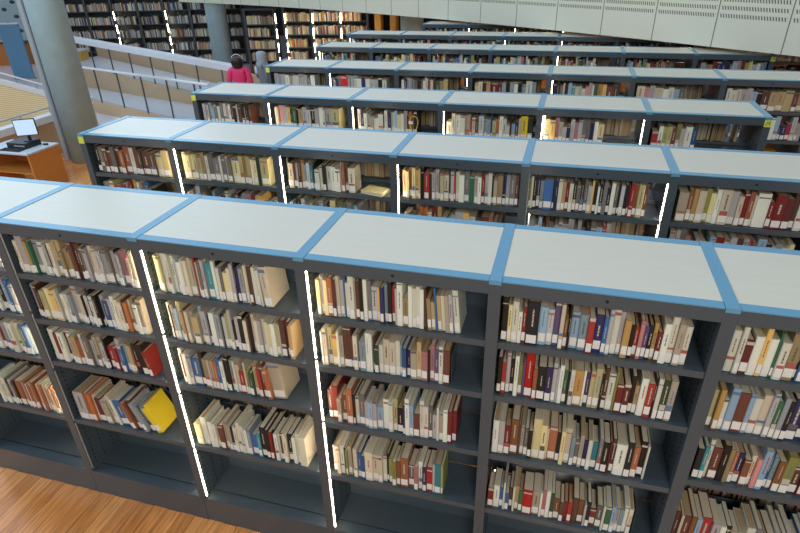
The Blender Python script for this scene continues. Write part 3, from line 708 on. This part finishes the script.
o = uvwall('wall_dotted', [(-36.0, 15.0), (-27.2, 19.6), (-15.6, 22.9)], 0.0065, 7.0, M['dotwall']); o['label'] = 'pale blue wall dotted with dark openings'

# far bookcases
def far_case(loc, rz, nb, tiers, h, w, label, lit, topm):
    r = empty('wall_bookcase', loc, rz); tag(r, label, 'bookcase', 'tall bookcases by the far wall')
    b = MB(); b.box(0, 0.3, 0.0, nb * w, 0.33, h, M['darkwall']); b.build('back_panel', r)
    b = MB(); b.box(-0.05, -0.02, h - 0.06, nb * w + 0.05, 0.35, h, topm); b.build('top_panel', r)
    me = None
    for k in range(nb + 1):
        b = MB(); b.box(-0.04, 0, 0, 0.04, 0.298, h - 0.061, M['slate']); u = b.build('upright', r); u.location.x = k * w
        if k in lit: b = MB(); [b.box(0.045, -0.004, z_, 0.063, 0.01, z_ + 0.30, M['led']) for z_ in (0.3, 0.78, 1.24, 1.72)]; b.build('light_strip', u)
    zs = [0.1 + (h - 0.2) / tiers * k for k in range(tiers)]
    rs = random.Random(label)
    Mx = Matrix.Translation(loc) @ Matrix.Rotation(rz, 4, 'Z')
    for z in zs:
        b = MB(); b.box(-0.04, 0.005, z - 0.03, nb * w + 0.04, 0.296, z, M['slate']); b.build('shelf', r)
        for k in range(nb):
            x = k * w + 0.06; xe = (k + 1) * w - 0.06 - rs.choice((0, 0.05, 0.2))
            while x < xe:
                t = rs.uniform(0.025, 0.055); hh = rs.uniform(0.22, 0.29); c = rs.choice('wwwwlllsccgtnikvbo' if loc[0] < -9 else 'wwccciittlonbrwg')
                T = lambda p, x=x: tuple(Mx @ Vector((x + p[0], 0.02 + p[1], z + 0.002 + p[2])))
                rest.box(0, 0, 0, t, 0.19, hh, COV[c, rs.randrange(3)], T); rest.box(0.003, 0.002, hh + 0.0002, t - 0.003, 0.188, hh + 0.004, M['pages'], T)
                x += t + 0.002
    return r
far_case((-16.9, 17.15, 0.0065), math.radians(15.6), 7, 5, 2.62, 1.0, 'long dark bookcase of many bays behind the ramp, ending at the dotted wall', (2, 4), M['slate'])
far_case((-8.75, 16.75, 0.0065), math.radians(9), 1, 5, 2.2, 1.05, 'single lower bookcase bay behind the two women', (1,), M['slate'])
far_case((-7.40, 17.0, 0.0065), math.radians(7), 3, 5, 2.3, 0.98, 'warmly lit bookcase with pale top under the gallery edge', (0, 1, 2), M['laminate'])
b = MB(); b.box(-0.5, 0, 0.0, 0.5, 0.34, 1.15, M['slate']); b.box(-0.52, -0.02, 1.15, 0.52, 0.36, 1.19, M['slate']); b.box(-0.44, -0.006, 0.12, 0.44, -0.0005, 1.08, M['dark'])
o = b.build('low_cabinet'); o.location = (-5.05, 12.2, 0.0065); tag(o, 'low dark cabinet behind the woman in the grey headscarf', 'cabinet')
for k, (x, lab) in enumerate(((-4.10, 'yellow wooden post under the gallery nearer the warmly lit bookcase'), (-3.56, 'yellow wooden post under the gallery nearer the round column'))):
    b = MB(); b.box(-0.11, 0, 0, 0.11, 0.3, 2.9, M['yellowwood']); b.box(-0.13, -0.02, 0, 0.13, 0.32, 0.12, M['slate']); o = b.build('wooden_post'); o.location = (x, 17.3, 0.0065); tag(o, lab, 'post', 'yellow wooden posts')

o = rest.build('shelved_books'); tag(o, 'all the smaller books filling the remaining shelves of every bookcase', 'books', kind='stuff')

# lamps under the gallery
for k, (x, y) in enumerate(((-5.5, 16.2), (-1.2, 13.6), (1.6, 12.2), (3.8, 11.0), (6.0, 9.4), (1.0, 16.0), (5.0, 14.0))):
    b = MB(); n = 16; b.prism([(0.16 * math.cos(2 * math.pi * i / n), 0.16 * math.sin(2 * math.pi * i / n)) for i in range(n)], 2.905, 2.949, M['lamp'])
    o = b.build('ceiling_lamp'); o.location = (x, y, 0); tag(o, 'round lamp set in the gallery underside', 'lamp', 'round lamps under the gallery')
    ld = bpy.data.lights.new('gallery_light', 'SPOT'); ld.energy = 160; ld.color = (1, 0.8, 0.56); ld.spot_size = 2.6; ld.spot_blend = 0.6; ld.shadow_soft_size = 0.15
    lo = bpy.data.objects.new('gallery_light', ld); lo.location = (x, y, 2.89); col.objects.link(lo)

# ------------------------------------------------------------------ people
SKIN = mat('skin', rgb(196, 150, 122), 0.5); HAIR = mat('black_hair', rgb(24, 22, 24), 0.4); PINK = mat('pink_top', rgb(226, 56, 116), 0.7)
GREYC = mat('grey_jacket', rgb(112, 122, 134), 0.7); SCARF = mat('grey_headscarf', rgb(150, 164, 176), 0.7); WHITE_C = mat('white_sleeve', rgb(226, 224, 230), 0.7)
JEANS = mat('dark_trousers', rgb(44, 48, 62), 0.7); EYE = mat('dark_eye', rgb(30, 22, 20), 0.3)
def skin_mesh(name, verts, edges, mtl, parent=None, sub=2, root=0):
    me = bpy.data.meshes.new(name); me.from_pydata([v[:3] for v in verts], edges, []); o = bpy.data.objects.new(name, me); col.objects.link(o)
    sk = o.modifiers.new('skin', 'SKIN'); sk.use_smooth_shade = True
    for i, v in enumerate(verts):
        me.skin_vertices[0].data[i].radius = (v[3], v[4] if len(v) > 4 else v[3]); me.skin_vertices[0].data[i].use_root = (i == root)
    ss = o.modifiers.new('sub', 'SUBSURF'); ss.levels = sub; ss.render_levels = sub
    me.materials.append(mtl)
    if parent: o.parent = parent
    return o
def person(loc, rz, hgt, label, top, hood):
    """standing figure facing +y in its own frame, weight on one leg, forearms in front"""
    k = hgt / 1.66
    root = empty('person', loc, rz); root.scale = (k * 1.12, k * 1.12, k); tag(root, label, 'person', 'two women standing by the ramp')
    V = []; Eg = []
    def add(x, y, z, r, r2=None, p=None):
        V.append((x, y, z, r, r2 or r)); i = len(V) - 1
        if p is not None: Eg.append((p, i))
        return i
    pel = add(0, 0, 0.90, 0.135, 0.10); wa = add(0, 0.0, 1.06, 0.115, 0.085, pel); ch = add(0, -0.01, 1.24, 0.135, 0.095, wa); nb = add(0, -0.015, 1.385, 0.062, 0.055, ch)
    nk = add(0, 0.0, 1.43, 0.047, 0.047, nb); hd = add(0, 0.018, 1.50, 0.066, 0.074, nk); h2 = add(0, 0.012, 1.57, 0.072, 0.088, hd); add(0, 0.0, 1.625, 0.05, 0.06, h2)
    for s in (-1, 1):
        hp = add(s * 0.085, 0, 0.83, 0.085, 0.09, pel); kn = add(s * 0.09, 0.015, 0.47, 0.055, 0.06, hp); an = add(s * 0.09, -0.02, 0.085, 0.036, 0.04, kn)
        add(s * 0.10, 0.13, 0.030, 0.034, 0.026, add(s * 0.095, 0.03, 0.04, 0.036, 0.032, an))
        sh = add(s * 0.165, -0.012, 1.345, 0.055, 0.055, nb); el = add(s * 0.215, -0.03, 1.08, 0.040, 0.040, sh); wr = add(s * 0.15, 0.17, 0.97, 0.026, 0.024, el)
        pm = add(s * 0.125, 0.235, 0.965, 0.032, 0.018, wr)
        for q, (dx, L) in enumerate(((-0.028, 0.062), (-0.009, 0.072), (0.010, 0.068), (0.028, 0.052))):
            f1 = add(s * 0.125 + dx, 0.285, 0.962, 0.0085, 0.0085, pm); f2 = add(s * 0.123 + dx, 0.285 + L * 0.5, 0.950, 0.008, 0.008, f1); add(s * 0.121 + dx, 0.285 + L * 0.85, 0.925, 0.007, 0.007, f2)
        t1 = add(s * 0.090, 0.235, 0.975, 0.011, 0.011, pm); add(s * 0.072, 0.275, 0.970, 0.009, 0.009, t1)
    body = skin_mesh('body', V, Eg, SKIN, root)
    b = MB()
    for s in (-1, 1): b.box(s * 0.03 - 0.012, 0.096, 1.538, s * 0.03 + 0.012, 0.106, 1.548, EYE)
    b.build('eyes', root)
    skin_mesh('nose', [(0, 0.09, 1.535, 0.008), (0, 0.118, 1.508, 0.013)], [(0, 1)], SKIN, root)
    b = MB(); b.box(-0.02, 0.085, 1.476, 0.02, 0.098, 1.484, mat('lips', rgb(160, 84, 84), 0.5)); b.build('mouth', root)
    # top with sleeves
    T = [(0, 0, 0.86, 0.155, 0.125), (0, 0, 1.06, 0.138, 0.108), (0, -0.012, 1.25, 0.172, 0.124), (0, -0.015, 1.395, 0.090, 0.078)]
    E2 = [(0, 1), (1, 2), (2, 3)]
    for s in (-1, 1):
        n0 = len(T); T += [(s * 0.168, -0.012, 1.350, 0.074), (s * 0.222, -0.03, 1.08, 0.056), (s * 0.162, 0.13, 0.985, 0.042)]
        E2 += [(3, n0), (n0, n0 + 1), (n0 + 1, n0 + 2)]
    skin_mesh('jacket' if hood else 'top', T, E2, top, root)['label'] = 'grey jacket' if hood else 'pink long sleeved top'
    J = [(0, 0, 0.86, 0.148, 0.118)]; E3 = []
    for s in (-1, 1):
        n0 = len(J); J += [(s * 0.088, 0, 0.78, 0.096, 0.1), (s * 0.092, 0.012, 0.47, 0.074, 0.078), (s * 0.092, -0.018, 0.10, 0.064, 0.066)]; E3 += [(0, n0), (n0, n0 + 1), (n0 + 1, n0 + 2)]
    skin_mesh('trousers', J, E3, JEANS, root)
    if hood:
        skin_mesh('headscarf', [(0, -0.01, 1.29, 0.19, 0.14), (0, -0.02, 1.40, 0.118, 0.10), (0, -0.024, 1.50, 0.120, 0.100), (0, -0.022, 1.58, 0.125, 0.112), (0, -0.018, 1.65, 0.085, 0.085)], [(0, 1), (1, 2), (2, 3), (3, 4)], SCARF, root)
        skin_mesh('undershirt_sleeve', [(-0.172, -0.012, 1.352, 0.082), (-0.226, -0.03, 1.10, 0.064)], [(0, 1)], WHITE_C, root)['label'] = 'white sleeve'
    else:
        skin_mesh('hair', [(0, -0.055, 1.38, 0.080, 0.060), (0, -0.050, 1.46, 0.125, 0.090), (0, -0.034, 1.56, 0.142, 0.122), (0, -0.022, 1.645, 0.112, 0.108)], [(0, 1), (1, 2), (2, 3)], HAIR, root)
        b = MB(); pts = [(0.112 * math.cos(math.pi * t / 12), -0.03 - 0.02 * math.sin(math.pi * t / 12), 1.58 + 0.122 * math.sin(math.pi * t / 12)) for t in range(13)]
        b.tube(pts, 0.007, M['white_paint'], 8); b.build('headband', root, smooth=True)
    return root
person((-5.22, 10.02, 0.0065), math.radians(20), 1.72, 'person in a pink top with black hair and white headband, seen from behind', PINK, False)
person((-4.78, 10.42, 0.0065), math.radians(-35), 1.80, 'person in a grey jacket and pale grey headscarf beside the one in pink', GREYC, True)

# ------------------------------------------------------------------ light
w = bpy.data.worlds.new('World'); scene.world = w; w.use_nodes = True
nt = w.node_tree; bg = nt.nodes['Background']
tc = nt.nodes.new('ShaderNodeTexCoord'); sp = nt.nodes.new('ShaderNodeSeparateXYZ'); nt.links.new(tc.outputs['Generated'], sp.inputs[0])
side = math_node(nt, 'ADD', math_node(nt, 'MULTIPLY', sp.outputs[0], -0.62), math_node(nt, 'MULTIPLY', sp.outputs[1], 0.45))
rp = nt.nodes.new('ShaderNodeValToRGB'); cr = rp.color_ramp
cr.elements[0].position = 0.0; cr.elements[0].color = (0.42, 0.43, 0.43, 1)
cr.elements[1].position = 1.0; cr.elements[1].color = (1.0, 1.3, 1.85, 1)
e = cr.elements.new(0.5); e.color = (0.40, 0.405, 0.42, 1)
e = cr.elements.new(0.72); e.color = (0.62, 0.74, 0.98, 1)
nt.links.new(math_node(nt, 'ADD', math_node(nt, 'MULTIPLY', side, 0.5), 0.5), rp.inputs['Fac'])
nt.links.new(rp.outputs['Color'], bg.inputs['Color']); bg.inputs['Strength'].default_value = 0.78
def area(loc, target, size, energy, color, sy=None):
    ld = bpy.data.lights.new('skylight', 'AREA'); ld.energy = energy; ld.color = color; ld.shape = 'RECTANGLE'; ld.size = size; ld.size_y = sy or size
    o = bpy.data.objects.new('skylight', ld); o.location = loc; o.rotation_euler = (Vector(target) - Vector(loc)).to_track_quat('-Z', 'Y').to_euler(); col.objects.link(o)
area((-6, 4, 10), (-1, 2, 1.5), 6, 380, (0.76, 0.89, 1.0))
area((-14, 10, 7.2), (-2, 6, 1.0), 16, 290, (0.55, 0.80, 1.0), 5)
area((3.5, -6.5, 6.0), (0.5, 0, 1.0), 2.5, 270, (1.0, 0.97, 0.91))  # added fill lamp at front right, brightens the book spines
area((-7.5, -1.5, 7.5), (-6, 6, 0.5), 4, 420, (0.62, 0.83, 1.0))  # added blue fill lamp, out of view; lifts the column, ramp and desk

scene.view_settings.view_transform = 'Standard'; scene.view_settings.look = 'None'; scene.view_settings.exposure = 0.12; scene.view_settings.gamma = 1.0
scene.view_settings.use_curve_mapping = False
